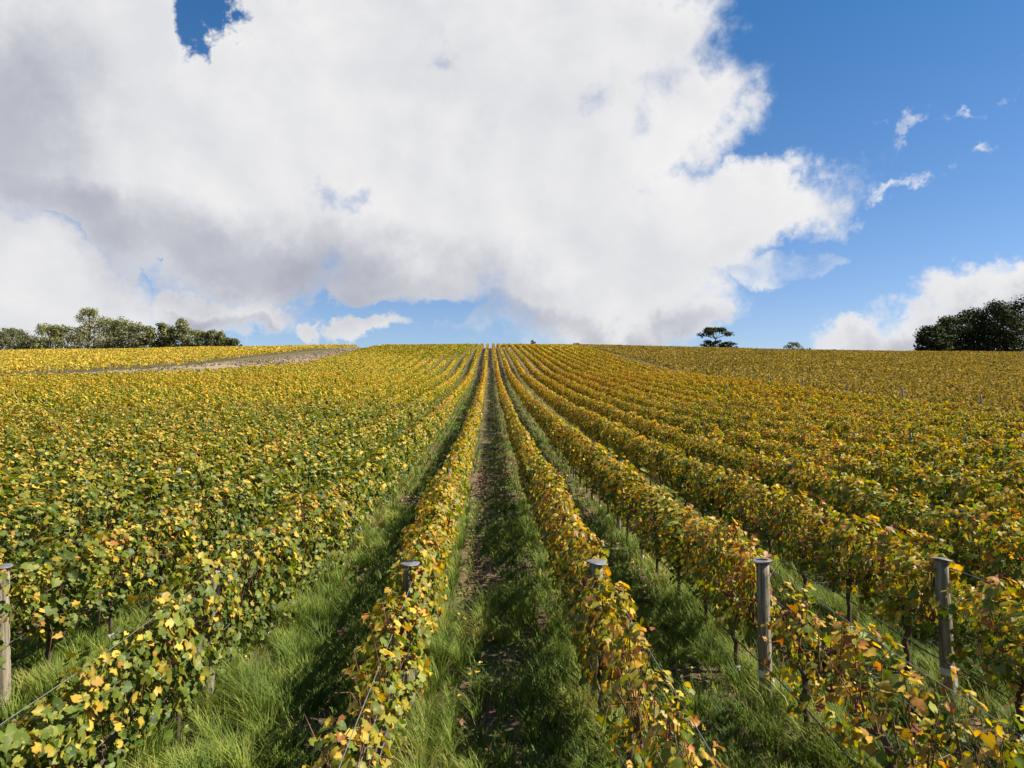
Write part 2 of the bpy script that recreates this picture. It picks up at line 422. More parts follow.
# ------------------------------------------------------------------ leaf builders
def rand_rot(nrm, rng, roll=None):
    """rotation matrices whose Z axis is nrm, with a random roll"""
    n_ = nrm / (np.linalg.norm(nrm, axis=1, keepdims=True) + 1e-9)
    a = np.where(np.abs(n_[:, 2:3]) < 0.9, [[0, 0, 1.0]], [[1.0, 0, 0]])
    t_ = np.cross(a, n_); t_ /= np.linalg.norm(t_, axis=1, keepdims=True)
    b = np.cross(n_, t_)
    if roll is None: roll = rng.uniform(0, 2 * np.pi, len(n_))
    c, s = np.cos(roll)[:, None], np.sin(roll)[:, None]
    x_ = t_ * c + b * s; y_ = np.cross(n_, x_)
    return np.stack([x_, y_, n_], -1)          # columns
LA = [-90, -62, -38, -12, 8, 32, 58, 90, 122, 148, 172, 192, 218, 242]
LR = [.22, .86, .84, .98, .86, 1.0, .84, 1.12, .84, 1.0, .86, .98, .84, .86]
_o = np.array([[r * math.cos(R(a)), r * math.sin(R(a)), 0] for a, r in zip(LA, LR)]) * 0.5
LOBED = np.vstack([[[0, 0, 0]], _o])
LOBED_F = np.array([[0, k, k % 14 + 1] for k in range(1, 15)])
KITE = np.array([[0, -.42, 0], [.5, -.12, 0], [.30, .36, 0], [0, .56, 0], [-.30, .36, 0], [-.5, -.12, 0]])
KITE_F = np.array([[0, 1, 2, 3], [0, 3, 4, 5]])
QUAD = np.array([[-.5, -.4, 0], [.45, -.5, 0], [.5, .42, 0], [-.4, .5, 0]])
QUAD_F = np.array([[0, 1, 2, 3]])
def leaves(pos, nrm, size, tint, template, tf, rng, curl=True, roll=None):
    N = len(pos)
    T = np.repeat(template[None], N, 0).copy()
    if curl:
        a = rng.uniform(-.1, .75, (N, 1)); b = rng.uniform(-1.1, .35, (N, 1)); c_ = rng.uniform(-.25, .25, (N, 1))
        T[:, :, 2] += a * np.abs(T[:, :, 0]) + b * (T[:, :, 0] ** 2 + T[:, :, 1] ** 2) + c_ * T[:, :, 1]
        T[:, :, 0] *= rng.uniform(.75, 1.05, (N, 1))
        if len(template) > 10: T[:, 1:, 2] += rng.normal(0, .03, (N, len(template) - 1))
    Rm = rand_rot(nrm, rng, roll)
    V = np.einsum('nij,nkj->nki', Rm, T) * size[:, None, None] + pos[:, None, :]
    k = len(template)
    Fc = (tf[None] + (np.arange(N) * k)[:, None, None]).reshape(-1, tf.shape[1])
    return V.reshape(-1, 3), Fc, np.repeat(tint, k)

def tube(pts, radii, seg=5, cap=True):
    pts = np.asarray(pts, float); n_ = len(pts)
    radii = np.broadcast_to(radii, n_)
    V, Fc = [], []
    for k in range(n_):
        d_ = pts[min(k + 1, n_ - 1)] - pts[max(k - 1, 0)]; d_ /= np.linalg.norm(d_) + 1e-9
        u = np.cross(d_, [0.3, 0.9, 0.2] if abs(d_[2]) > .8 else [0, 0, 1.0]); u /= np.linalg.norm(u); w_ = np.cross(d_, u)
        for s_ in range(seg):
            a = 2 * math.pi * s_ / seg
            V.append(pts[k] + radii[k] * (math.cos(a) * u + math.sin(a) * w_))
    for k in range(n_ - 1):
        for s_ in range(seg):
            a, b = k * seg + s_, k * seg + (s_ + 1) % seg
            Fc.append([a, b, b + seg, a + seg])
    if cap:
        Fc.append(list(range(seg))[::-1]); Fc.append([(n_ - 1) * seg + s_ for s_ in range(seg)])
    return V, Fc
class Acc:
    def __init__(s): s.v = []; s.f = []; s.m = []
    def add(s, V, Fc, mi=0):
        o = len(s.v); s.v += [tuple(p) for p in V]; s.f += [[i + o for i in q] for q in Fc]; s.m += [mi] * len(Fc); return s
    def mesh(s, name, mats, smooth=True): return mesh_obj(name, np.array(s.v), s.f, mats, fmat=s.m, smooth=smooth, link=False)
    def obj(s, name, mats, parent=None, smooth=True): return mesh_obj(name, np.array(s.v), s.f, mats, fmat=s.m, smooth=smooth, parent=parent)

# ---- one vine: leaves round the trellis wires, 1.5 m of row, canopy 0.7..1.75 m above ground
def vine_leaves(seed, n_, size, template, tf, mat_, name='vine', width=0.27, zlo=0.68, ztop=1.62, shoots=7, full=1.0):
    r = np.random.default_rng(seed)
    y = r.uniform(-.80, .80, n_)
    ph = r.uniform(0, 6.28, 6)
    top = ztop + .10 * np.sin(y * 4.2 + ph[0]) + .07 * np.sin(y * 9 + ph[1])
    bot = zlo + .12 * np.sin(y * 5.0 + ph[2]) + .09 * np.sin(y * 11 + ph[3])
    h = r.beta(1.25, 1.0, n_)
    z = bot + (top - bot) * h
    side = r.choice([-1, 1], n_)
    wd = width * (0.62 + .5 * np.sin(np.clip(h, 0, 1) * 2.6 + .35)) * (1 + .25 * np.sin(y * 5 + ph[4]) + .2 * np.sin(z * 7 + y * 3 + ph[5]))
    x = side * wd * np.sqrt(r.uniform(.08, 1.05, n_))
    pos = np.stack([x, y, z], 1)
    nrm = np.stack([side * r.uniform(.3, 1.1, n_), r.normal(0, .45, n_), r.uniform(-.1, 1.0, n_)], 1)
    topm = h > .86
    nrm[topm, 2] += .8
    sz = size * r.uniform(.45, 1.25, n_)
    # loose shoots with a few leaves each
    P_, N_, S_ = [pos], [nrm], [sz]
    for s_ in range(shoots):
        y0 = r.uniform(-.7, .7); up = r.random() < .62
        base = np.array([r.uniform(-.12, .12), y0, ztop - .1 if up else r.uniform(.9, 1.4)])
        dx = r.choice([-1, 1])
        d_ = np.array([dx * r.uniform(.05, .5), r.normal(0, .35), r.uniform(.5, 1.1)]) if up else np.array([dx * r.uniform(.6, 1.1), r.normal(0, .5), r.uniform(-.6, .25)])
        d_ /= np.linalg.norm(d_); L = r.uniform(.2, .42)
        m_ = max(3, int(L / size * 2.6))
        tt = np.linspace(.15, 1, m_)[:, None]
        pp = base + d_ * L * tt + np.array([0, 0, -.18]) * tt ** 2 + r.normal(0, size * .28, (m_, 3))
        P_.append(pp); N_.append(np.stack([r.normal(dx * .4, .5, m_), r.normal(0, .5, m_), r.uniform(.1, 1, m_)], 1)); S_.append(size * r.uniform(.5, 1.0, m_))
    pos = np.vstack(P_); nrm = np.vstack(N_); sz = np.concatenate(S_)
    m_ = len(pos)
    # autumn turns the outer and upper leaves first, in clusters
    tint = r.beta(1.5, 1.9, m_) * .85 + .10 * np.sin(pos[:, 1] * 6 + ph[1]) + .09 * (pos[:, 2] - 1.2) / .5 * 1.0
    tint = tint + .10 * (r.random(m_) < .10) * 3.0
    V, Fc, T_ = leaves(pos, nrm, sz, np.clip(tint, 0, 1), template, tf, r)
    at_ = {'tint': T_}
    at_['edge'] = np.full(len(T_), .6)
    if len(template) > 10: at_['edge'] = np.tile([0.] + [1.] * 14, len(pos))
    return mesh_obj(name, V, Fc, mat_, attr=at_, link=False)
LOD0 = [vine_leaves(100 + k, 640, .118, LOBED, LOBED_F, M_leaf, shoots=14, width=.29, ztop=1.70) for k in range(9)]
LOD0W = [vine_leaves(180 + k, 760, .118, LOBED, LOBED_F, M_leaf, shoots=14, width=.33, zlo=.36, ztop=1.70) for k in range(6)]
LOD1W = [vine_leaves(230 + k, 560, .14, KITE, KITE_F, M_leaf, shoots=9, width=.31, zlo=.42, ztop=1.70) for k in range(6)]
LOD0S = [vine_leaves(150 + k, 270, .112, LOBED, LOBED_F, M_leaf, shoots=8, width=.15, zlo=.36, ztop=1.6) for k in range(5)]
LOD1 = [vine_leaves(200 + k, 500, .14, KITE, KITE_F, M_leaf, shoots=9, width=.27, ztop=1.70) for k in range(8)]
LOD2 = [vine_leaves(300 + k, 200, .195, KITE, KITE_F, M_leaf_far, shoots=4, width=.27, ztop=1.68) for k in range(6)]
LOD3 = [vine_leaves(400 + k, 95, .27, QUAD, QUAD_F, M_leaf_far, shoots=2, width=.27, ztop=1.68) for k in range(5)]

def vine_trunk(seed, detail=True):
    r = np.random.default_rng(seed); a = Acc()
    lean = r.uniform(-.10, .10); n_ = 7
    pts = [(r.normal(0, .018), lean * (k / (n_ - 1)) + r.normal(0, .02), -.05 + .87 * k / (n_ - 1)) for k in range(n_)]
    rad = [.040, .034, .030, .028, .030, .034, .042]
    a.add(*tube(pts, np.array(rad) * r.uniform(.85, 1.25), 7))
    for s_ in (-1, 1):
        p = [(0, lean, .80)] + [(r.normal(0, .015), lean + s_ * d_, .86 + r.normal(0, .012)) for d_ in (.12, .28, .45, .62)]
        a.add(*tube(p, [.034, .026, .022, .019, .014], 6))
    return a.mesh('trunk', M_trunk)
def vine_canes(seed):
    r = np.random.default_rng(seed); a = Acc()
    for k in range(24):
        y0 = r.uniform(-.7, .7)
        x1, y1 = r.normal(0, .12), y0 + r.normal(0, .16)
        z1 = r.uniform(1.2, 1.78)
        pts = [(0, y0, .86), (x1 * .3 + r.normal(0, .02), y0 * .7 + y1 * .3, .86 + (z1 - .86) * .35), (x1 * .8, y1, .86 + (z1 - .86) * .72), (x1 * 1.15, y1 + r.normal(0, .06), z1 - r.uniform(0, .12))]
        a.add(*tube(pts, [.0075, .0065, .0050, .0035], 4, cap=False))
    for k in range(4):      # drooping canes
        y0 = r.uniform(-.7, .7); s_ = r.choice([-1, 1])
        pts = [(0, y0, 1.0), (s_ * .22, y0 + .1, 1.02), (s_ * .31, y0 + .2, .85), (s_ * .33, y0 + .3, .65)]
        a.add(*tube(pts, [.0055, .0045, .0035, .0025], 4, cap=False))
    return a.mesh('cane', M_cane)
TRUNKS = [vine_trunk(k) for k in range(6)]
CANES = [vine_canes(20 + k) for k in range(6)]
ga = Acc(); ga.add(*tube([(0, 0, .0), (0.004, 0, .13)], [.05, .047], 10)); GUARD = ga.mesh('trunk_guard', M_guard)

# ---- posts
def post_mesh(rad=.075, h=1.68):
    r = np.random.default_rng(5); a = Acc()
    n_ = 12; seg = 14
    V, Fc = tube([(0, 0, -.25 + (h + .25) * k / (n_ - 1)) for k in range(n_)], rad, seg)
    V = np.array(V); ang = np.arctan2(V[:, 1], V[:, 0])
    rr = 1 + .05 * np.sin(3 * ang + 1) + .035 * np.sign(np.sin(7 * ang)) * np.sin(V[:, 2] * 2) + .03 * np.sin(V[:, 2] * 6 + ang) + .02 * r.normal(0, 1, len(V))
    V[:, 0] *= rr; V[:, 1] *= rr
    a.add(V, Fc); return a
def cap_mesh():
    a = Acc(); seg = 26
    V = []; Fc = []
    r = np.random.default_rng(9)
    rings = [(.0, .018), (.09, .017), (.112, .013), (.117, .008), (.115, .0), (.1, -.003), (.0, -.003)]
    wob = 1 + .035 * np.sin(np.arange(seg) * 2 * np.pi / seg * 3 + 1) + r.normal(0, .008, seg)
    for rr, zz in rings[1:-1]:
        for s_ in range(seg):
            t_ = 2 * math.pi * s_ / seg
            V.append((rr * wob[s_] * math.cos(t_), rr * wob[s_] * math.sin(t_), zz + .006 * math.sin(2 * t_)))
    nr = len(rings) - 2
    for k in range(nr - 1):
        for s_ in range(seg):
            b = (s_ + 1) % seg
            Fc.append([k * seg + s_, (k + 1) * seg + s_, (k + 1) * seg + b, k * seg + b])
    Fc.append(list(range(seg))); Fc.append([(nr - 1) * seg + s_ for s_ in range(seg)][::-1])
    a.add(V, Fc); return a
POST_BIG = post_mesh().mesh('vineyard_post', M_post)
CAP = cap_mesh().mesh('cap', M_cap)
sa = Acc()
for zz in (.42, .455): sa.add(*tube([(0, 0, zz), (0.003, 0.002, zz + .045)], [.084, .083], 14, cap=False))
Vt = [(.05, -.075, .44), (.085, -.05, .44), (.09, -.06, .33), (.075, -.08, .30), (.05, -.09, .35), (.055, -.07, .44)]
sa.add([(x_, y_, z_) for x_, y_, z_ in Vt] + [(x_ + .004, y_ - .006, z_) for x_, y_, z_ in Vt], [[0, 1, 2, 3, 4, 5], [11, 10, 9, 8, 7, 6]])
STRAP = sa.mesh('strap', M_strap)
POST_MID = post_mesh(.052, 1.74).mesh('vineyard_post', M_post_grey)
POST_THIN = post_mesh(.045, 1.80).mesh('vineyard_post', M_post_grey)

def link_mesh(name, me, parent, loc=(0, 0, 0), rot=None, scale=(1, 1, 1)):
    o = bpy.data.objects.new(name, me); col.objects.link(o)
    if parent: o.parent = parent
    m = Matrix.Translation(loc)
    if rot is not None: m = m @ rot
    m = m @ Matrix.Diagonal((*scale, 1))
    o.matrix_local = m
    return o

# ------------------------------------------------------------------ vine rows
ROW_A, ROW_B, SP = -0.945, 1.235, 2.2
ORD = ['', 'first', 'second', 'third', 'fourth', 'fifth', 'sixth', 'seventh', 'eighth', 'ninth', 'tenth', 'eleventh', 'twelfth', 'thirteenth',
       'fourteenth', 'fifteenth', 'sixteenth', 'seventeenth', 'eighteenth', 'nineteenth', 'twentieth', 'twenty-first', 'twenty-second',
       'twenty-third', 'twenty-fourth', 'twenty-fifth', 'twenty-sixth', 'twenty-seventh', 'twenty-eighth', 'twenty-ninth', 'thirtieth',
       'thirty-first', 'thirty-second', 'thirty-third', 'thirty-fourth']
POST_D = 8.5; POST_STEP = 9.6
CREST = 334.0
def card_row(X, y0, y1, per_m, size, seed, zlo=.7, ztop=1.75, width=.27):
    r = np.random.default_rng(seed)
    n_ = int((y1 - y0) * per_m)
    if n_ < 1: return None
    y = r.uniform(y0, y1, n_); x = X + r.choice([-1, 1], n_) * width * np.sqrt(r.uniform(.05, 1, n_))
    top = ztop + .12 * np.sin(y * 1.3 + seed) + .08 * np.sin(y * 3.1)
    zl = np.interp(y, [290, 315], [zlo, .1]); z = terrain(x, y) + zl + (top - zl) * r.beta(1.4, 1, n_)
    nrm = np.stack([r.normal(0, .8, n_), r.normal(0, .5, n_), r.uniform(0, 1.2, n_)], 1)
    tint = np.clip(r.beta(1.5, 1.9, n_) * .9, 0, 1)
    return np.stack([x, y, z], 1), nrm, size * r.uniform(.6, 1.2, n_), tint

GAPS = {}
rrow = random.Random(3)
all_rows = []
for k in range(33): all_rows.append(('L', k, ROW_A - SP * k - (0, .10, .17)[min(k, 2)]))
for k in range(15): all_rows.append(('R', k, ROW_B + SP * k - (0, .20)[min(k, 1)]))
def row_label(side, k):
    if side == 'L':
        if k == 0: return 'yellow and green vine row along the left edge of the dark central aisle'
        if k == 1: return 'broad green vine row left of the sunny grass strip, second left of the central aisle'
        if k == 2: return 'green vine row with the pale post at the left picture edge, third from the aisle'
        return 'green and golden vine row, %s to the left of the dark central aisle' % ORD[k + 1]
    if k == 0: return 'yellow and orange vine row along the right edge of the dark central aisle'
    if k == 1: return 'vine row with a capped post strapped in white, second row right of the central aisle'
    if k == 2: return 'vine row behind the rightmost capped post, third row right of the central aisle'
    if k == 14: return 'outermost vine row of the near block, bordering the browner vines on the right'
    return 'golden green vine row, %s to the right of the dark central aisle' % ORD[k + 1]
post_spots = []
for side, k, X in all_rows:
    y_end = CREST
    if side == 'L':
        yy = np.arange(20, CREST, 1.0)
        bad = yy[near_left_edge(yy) > X + .3]
        if len(bad): y_end = float(bad[0])
    y_start = max(2.6, abs(X) / 0.76 - 5)
    if y_end - y_start < 6: continue
    # snap starts to the vine spacing relative to the post line
    n0 = math.floor((POST_D - y_start) / 1.5)
    root = empty('vine_row', (X, y_start, tz(X, y_start)))
    tag(root, row_label(side, k), 'vine row', 'parallel vine rows running up the hill')
    inv = Vector((X, y_start, tz(X, y_start)))
    cnt = 0; n_ = 0
    n_ = -n0
    y_last = y_start
    while cnt < 100:
        gf = .38 if side == 'R' and k > 0 else (.5 if side == 'L' and k == 2 else -.05)
        if n_ < 0: y = POST_D - gf - .75 - 1.5 * (-n_ - 1)
        else: y = POST_D + .12 + .75 + 1.5 * n_
        n_ += 1
        if y > y_end - .8: break
        y_last = y + .75
        z = tz(X, y); slope = math.atan((tz(X, y + 1) - tz(X, y - 1)) / 2)
        flip = rrow.random() < .5
        rot = Matrix.Rotation(slope, 4, 'X') @ Matrix.Rotation(math.pi if flip else 0, 4, 'Z') @ Matrix.Rotation(rrow.uniform(-.04, .04), 4, 'Z')
        dist = math.hypot(X, y)
        sparse = (y < 8.4 and side == 'L' and k == 0) or (y < 8.4 and side == 'R' and k <= 1)
        if sparse and y > 7.2 and k == 0: sparse = False
        if dist < 17:
            me = rrow.choice(LOD0S if sparse else (LOD0W if side == 'L' and k > 0 and not (k == 2 and y < 12) and not (k == 1 and y < 7) else LOD0))
        elif dist < 58: me = rrow.choice(LOD1W if side == 'L' and k > 0 else LOD1)
        elif dist < 115: me = LOD2[rrow.randrange(6)]
        else: me = LOD3[rrow.randrange(5)]
        sx = rrow.uniform(.85, 1.15) * (1.1 if side == 'L' and k > 1 else (.82 if k == 0 else 1))
        sz = rrow.uniform(.92, 1.05)
        if side == 'L' and k == 1 and y < 10: sx *= .74
        if side == 'L' and k == 1 and y < 7.2: sz *= .86
        if dist > 11 and rrow.random() < .08: sx *= .7; sz *= rrow.uniform(.72, .88)
        loc = Vector((X + rrow.uniform(-.04, .04), y, z)) - inv
        g = link_mesh('vine', me, root, loc, rot, (sx, 1, sz))
        cnt += 1
        if dist < 40 and abs(X) < 22:
            link_mesh('trunk', TRUNKS[rrow.randrange(6)], g, (0, 0, 0))
            if dist < 24:
                link_mesh('cane', CANES[rrow.randrange(6)], g, (0, 0, 0))
                if rrow.random() < .6: link_mesh('trunk_guard', GUARD, g, (0, 0, 0))
    if y_last < y_end - 2:
        res = []
        yb = y_last
        for (a_, b_, pm, sz_) in ((0, 210, 38, .30), (210, 400, 22, .40)):
            lo, hi = max(yb, a_), min(y_end, b_)
            if hi > lo:
                q = card_row(X, lo, hi, pm, sz_, 1000 + k * 7 + (500 if side == 'R' else 0))
                if q: res.append(q)
        pos = np.vstack([q[0] for q in res]) - np.array(inv); nrm = np.vstack([q[1] for q in res])
        V, Fc, T_ = leaves(pos, nrm, np.concatenate([q[2] for q in res]), np.concatenate([q[3] for q in res]), QUAD, QUAD_F, rng, curl=False)
        o = mesh_obj('vines', V, Fc, M_leaf_far, attr={'tint': T_}, parent=root); o['kind'] = 'stuff'
    # wires and hose of the row (near part, where they can be seen)
    if abs(X) < 20:
        y1w = min(45, y_end)
        for hz_, rad, nm, mt in ((.86, .0038, 'trellis_wire', M_wire), (1.25, .0036, 'trellis_wire', M_wire), (1.58, .0036, 'trellis_wire', M_wire), (.52, .009, 'irrigation_hose', M_hose)):
            yy = np.arange(max(2.4, y_start - .2), y1w, .8)
            off = 0.085 if nm == 'trellis_wire' else -.08
            sag = (.012 if nm == 'trellis_wire' else .03) * np.sin(yy * 1.7 + k)
            pts = np.stack([np.full_like(yy, X + off), yy, terrain(X, yy) + hz_ + sag], 1) - np.array(inv)
            a = Acc(); a.add(*tube(pts, rad, 5)); a.obj(nm, mt, root)
    # post places
    y = POST_D
    j = 0
    while y < min(y_end - 1, 400):
        if y > y_start - 1 and y / 1 < 400 and abs(X) < 0.76 * y + 1: post_spots.append((side, k, X, y, j))
        y += POST_STEP; j += 1
    if y_end >= CREST: post_spots.append((side, k, X, CREST + .8, 99))

# ------------------------------------------------------------------ posts
caps_tilt = {('L', 0): (4, -3, 12), ('L', 1): (8, 10, 30), ('L', 2): (-2, 5, 70), ('R', 0): (5, 2, 0), ('R', 1): (3, 5, 160), ('R', 2): (-1, 9, 220)}
near_lab = {('L', 0): 'capped post half hidden in yellow leaves, in the row left of the central aisle',
            ('L', 1): 'post with a tilted metal cap buried in leaves near the left foreground',
            ('L', 2): 'pale weathered capped post cut by the left picture edge',
            ('R', 0): 'post with a round grey cap above orange leaves, right of the central aisle',
            ('R', 1): 'capped post wrapped with a ragged white strap, leaves hanging on its right',
            ('R', 2): 'rightmost capped post standing clear of leaves with a neat white strap'}
import re
placed = 0
for side, k, X, y, j in post_spots:
    z = tz(X, y)
    if j == 0 and (side, k) in near_lab:
        root = link_mesh('vineyard_post', POST_BIG, None, (X, y, z), Matrix.Rotation(R({('L', 2): -2.5, ('R', 2): -2.0, ('L', 1): 2, ('R', 1): -.6}.get((side, k), .4)), 4, 'Y') @ Matrix.Rotation(k * 1.3, 4, 'Z'))
        tag(root, near_lab[(side, k)], 'post', 'capped wooden posts in the foreground')
        tl = caps_tilt[(side, k)]
        link_mesh('cap', CAP, root, (0, 0, 1.682), Euler((R(tl[0]), R(tl[1]), R(tl[2]))).to_matrix().to_4x4())
        if side == 'R' and k > 0:
            link_mesh('strap', STRAP, root, (0, 0, -.08), Matrix.Rotation(-k * 1.3 - (0 if k == 1 else .5), 4, 'Z'))
        placed += 1
    elif j == 99:
        if -7 <= (-k if side == 'L' else k) <= 9:
            root = link_mesh('vineyard_post', POST_THIN, None, (X, y, z), Matrix.Rotation(rrow.uniform(-.03, .03), 4, 'Y'), (1.6, 1.6, 1.15))
            tag(root, 'end post on the crest at the far end of the %s row %s of centre' % (ORD[k + 1], 'left' if side == 'L' else 'right'), 'post', 'end posts on the crest of the hill')
            placed += 1
    elif y < 82 and rrow.random() < .75:
        root = link_mesh('vineyard_post', POST_MID, None, (X, y, z), Matrix.Rotation(rrow.uniform(-.04, .04), 4, 'Y') @ Matrix.Rotation(rrow.uniform(0, 6), 4, 'Z'), (1, 1, rrow.uniform(.92, 1.02)))
        tag(root, 'grey post among leaves, %s up the slope in %s row %s of centre' % (ORD[j + 1], ORD[k + 1], 'left' if side == 'L' else 'right'), 'post', 'grey trellis posts among the vines')
        placed += 1
# taller posts along the edge of the browner block on the right
for q in range(9):
    y = 40 + q * 9.6 * 1.0
    X = RIGHT_EDGE + .6
    root = link_mesh('vineyard_post', POST_MID, None, (X, y, tz(X, y)), Matrix.Rotation(rrow.uniform(-.05, .05), 4, 'Y'), (1.15, 1.15, 1.32))
    tag(root, 'tall brown post between the green and brown vines, %s from the right picture edge' % ORD[q + 1], 'post', 'tall posts along the edge of the brown block')
    placed += 1
# posts standing on the pale headland on the left
for q in range(22):
    y = 112 + q * 8.5
    X = float(near_left_edge(y)) * .35 + float(far_left_edge(y)) * .65 + rrow.uniform(-1, 1)
    root = link_mesh('vineyard_post', POST_THIN, None, (X, y, tz(X, y)), Matrix.Rotation(rrow.uniform(-.05, .05), 4, 'Y'), (1.6, 1.6, 1.15))
    tag(root, 'thin pale post on the bare strip at left, %s from the left edge' % ORD[q + 1], 'post', 'posts on the bare strip at left')
    placed += 1
print('posts', placed)

# ------------------------------------------------------------------ far vineyard blocks (nobody could count these vines)
def block(name, rows, edge_lo, edge_hi, mat_, label, dens=1.0, seed=0, ztop=1.7):
    res = []
    for i_, X in enumerate(rows):
        for (a_, b_, pm, sz_) in ((20, 70, 60, .17), (70, 120, 34, .22), (120, 200, 20, .30), (200, 345, 13, .38)):
            lo = max(a_, edge_lo(X)); hi = min(b_, edge_hi(X))
            if hi - lo > 1:
                q = card_row(X, lo, hi, pm * dens, sz_, seed + i_ * 5 + a_, .55, ztop, .36)
                if q: res.append(q)
    V, Fc, T_ = leaves(np.vstack([q[0] for q in res]), np.vstack([q[1] for q in res]), np.concatenate([q[2] for q in res]), np.concatenate([q[3] for q in res]), QUAD, QUAD_F, rng, curl=False)
    o = mesh_obj(name, V, Fc, mat_, attr={'tint': T_}); tag(o, label, 'grapevines', kind='stuff'); print(name, len(Fc))
block('grapevines', np.arange(RIGHT_EDGE + 3.2, 262, 2.2), lambda X: X / .78 - 6, lambda X: 341, M_leaf_brown,
      'brownish golden grapevines covering the hillside on the right, below the trees', 1.0, 10)
def _yfirst(X):
    yy = np.arange(100, 345, 1.0); ok = yy[far_left_edge(yy) >= X + .4]
    return float(ok[0]) if len(ok) else 999
block('grapevines', np.arange(-62, -262, -2.2), lambda X: max(_yfirst(X), abs(X) / .78 - 6), lambda X: 341, M_leaf_gold,
      'bright golden grapevines beyond the bare strip, below the tree line on the left', 1.0, 50)

# ------------------------------------------------------------------ grass, litter
def aisle_w(x):
    """distance from the nearest vine row line, 0..1.1"""
    q = np.where(x < (ROW_A + ROW_B) / 2, np.abs((x - ROW_A + 1.1) % SP - 1.1), np.abs((x - ROW_B + 1.1) % SP - 1.1))
    return q
def vnoise(x, y, s, seed):
    r = np.random.default_rng(seed); G = r.random((64, 64))
    u = x / s; v_ = y / s; i_ = np.floor(u).astype(int); j_ = np.floor(v_).astype(int); fu = u - i_; fv = v_ - j_
    fu = fu * fu * (3 - 2 * fu); fv = fv * fv * (3 - 2 * fv)
    g = lambda a, b: G[a % 64, b % 64]
    return (g(i_, j_) * (1 - fu) + g(i_ + 1, j_) * fu) * (1 - fv) + (g(i_, j_ + 1) * (1 - fu) + g(i_ + 1, j_ + 1) * fu) * fv
def grass(y0, y1, x0, x1, dens, length, wid, seed):
    r = np.random.default_rng(seed)
    n_ = int((y1 - y0) * (x1 - x0) * dens)
    x = r.uniform(x0, x1, n_); y = r.uniform(y0, y1, n_)
    keep = (x > -.74 * y - 1.2) & (x < .80 * y + 1.2)
    dn = .55 * vnoise(x, y, .9, 3) + .45 * vnoise(x, y, .28, 4)
    pr = np.clip((dn - .25) * 2.6, 0.04, 1)
    mid = (x > ROW_A) & (x < ROW_B)
    # the central aisle is bare, littered soil on its left further up
    bare = mid & (x < .0 + .2 * np.sin(y)) & (x > -.6) & (y > 10.6)
    pr = np.where(bare, pr * .14, pr)
    pr = np.where(mid & (y > 22), pr * .5, pr)
    pr = np.where((x > ROW_B) & (y > 14), pr * .6, pr)
    pr = np.where(((x - .15) / .42) ** 2 + ((y - 9.75) / .75) ** 2 < 1 + .4 * np.sin(x * 9 + y * 5), pr * .03, pr)
    keep &= r.random(n_) < pr
    keep &= r.random(n_) < np.clip((150 - y) / 90, 0, 1)
    x, y = x[keep], y[keep]; n_ = len(x)
    # tufts: pull blades to clump centres
    cs_ = .27
    ix, iy = np.floor(x / cs_), np.floor(y / cs_)
    h1 = np.modf(np.abs(np.sin(ix * 127.1 + iy * 311.7)) * 43758.5)[0]; h2 = np.modf(np.abs(np.sin(ix * 269.5 + iy * 183.3)) * 43758.5)[0]
    tx = (ix + .15 + .7 * h1) * cs_; ty = (iy + .15 + .7 * h2) * cs_
    pl = r.uniform(.0, .85, n_); x2 = x * (1 - pl) + tx * pl; y2 = y * (1 - pl) + ty * pl
    q = aisle_w(x2)
    hgt = length * r.uniform(.4, 1.15, n_) * (.45 + 1.0 * vnoise(x, y, .6, 8)) * (.55 + .8 * h1) * np.where(q < .35, 1.2, 1.0)
    ang = np.arctan2(y2 - ty, x2 - tx) + r.normal(0, .9, n_)
    bend = hgt * r.uniform(.25, .95, n_)
    dx, dy = np.cos(ang), np.sin(ang)
    wx, wy = -dy, dx
    z0 = terrain(x2, y2) - .01
    wd = wid * r.uniform(.6, 1.3, n_)
    V = np.zeros((n_, 5, 3)); fr = [0, .55, 1.0]
    for i_, (t_, wf) in enumerate(((0, 1), (.55, .8))):
        cx, cy, cz = x2 + dx * bend * t_ ** 2, y2 + dy * bend * t_ ** 2, z0 + hgt * t_ * (1 - .15 * t_)
        V[:, 2 * i_] = np.stack([cx + wx * wd * wf * .5, cy + wy * wd * wf * .5, cz], 1)
        V[:, 2 * i_ + 1] = np.stack([cx - wx * wd * wf * .5, cy - wy * wd * wf * .5, cz], 1)
    V[:, 4] = np.stack([x2 + dx * bend, y2 + dy * bend, z0 + hgt * .82], 1)
    tint = np.clip(r.beta(2, 2.6, n_) + np.where(q < .28, .18, 0) + .45 * (vnoise(x, y, .5, 12) - .5) + .22 * (h2 - .5) + .5 * np.clip(vnoise(x, y, 1.4, 15) - .68, 0, 1), 0, 1)
    return V, tint
parts = [grass(3.5, 12.5, -11, 12, 2600, .36, .0100, 1), grass(12.5, 22, -13, 14, 900, .32, .015, 2), grass(22, 44, -13, 15, 260, .25, .026, 3), grass(44, 150, -14, 15, 60, .26, .055, 4)]
GV, GF4, GF3, GT, GP = [], [], [], [], []
off = 0
for V, tint in parts:
    n_ = len(V); b = off + np.arange(n_)[:, None] * 5
    GF3.append(np.concatenate([b + [[0, 1, 3]], b + [[0, 3, 2]], b + [[2, 3, 4]]]))
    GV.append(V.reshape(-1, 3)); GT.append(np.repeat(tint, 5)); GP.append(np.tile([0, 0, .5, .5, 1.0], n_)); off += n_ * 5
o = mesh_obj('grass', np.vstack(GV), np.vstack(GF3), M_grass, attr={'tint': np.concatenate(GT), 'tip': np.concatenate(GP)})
tag(o, 'long green grass growing in the aisles between the near vine rows', 'grass', kind='stuff')
print('grass tris', sum(len(q) for q in GF3))
r = np.random.default_rng(77)
n_ = 42000
x = r.uniform(-13, 15, n_); y = 3.6 + 34 * r.random(n_) ** 1.3
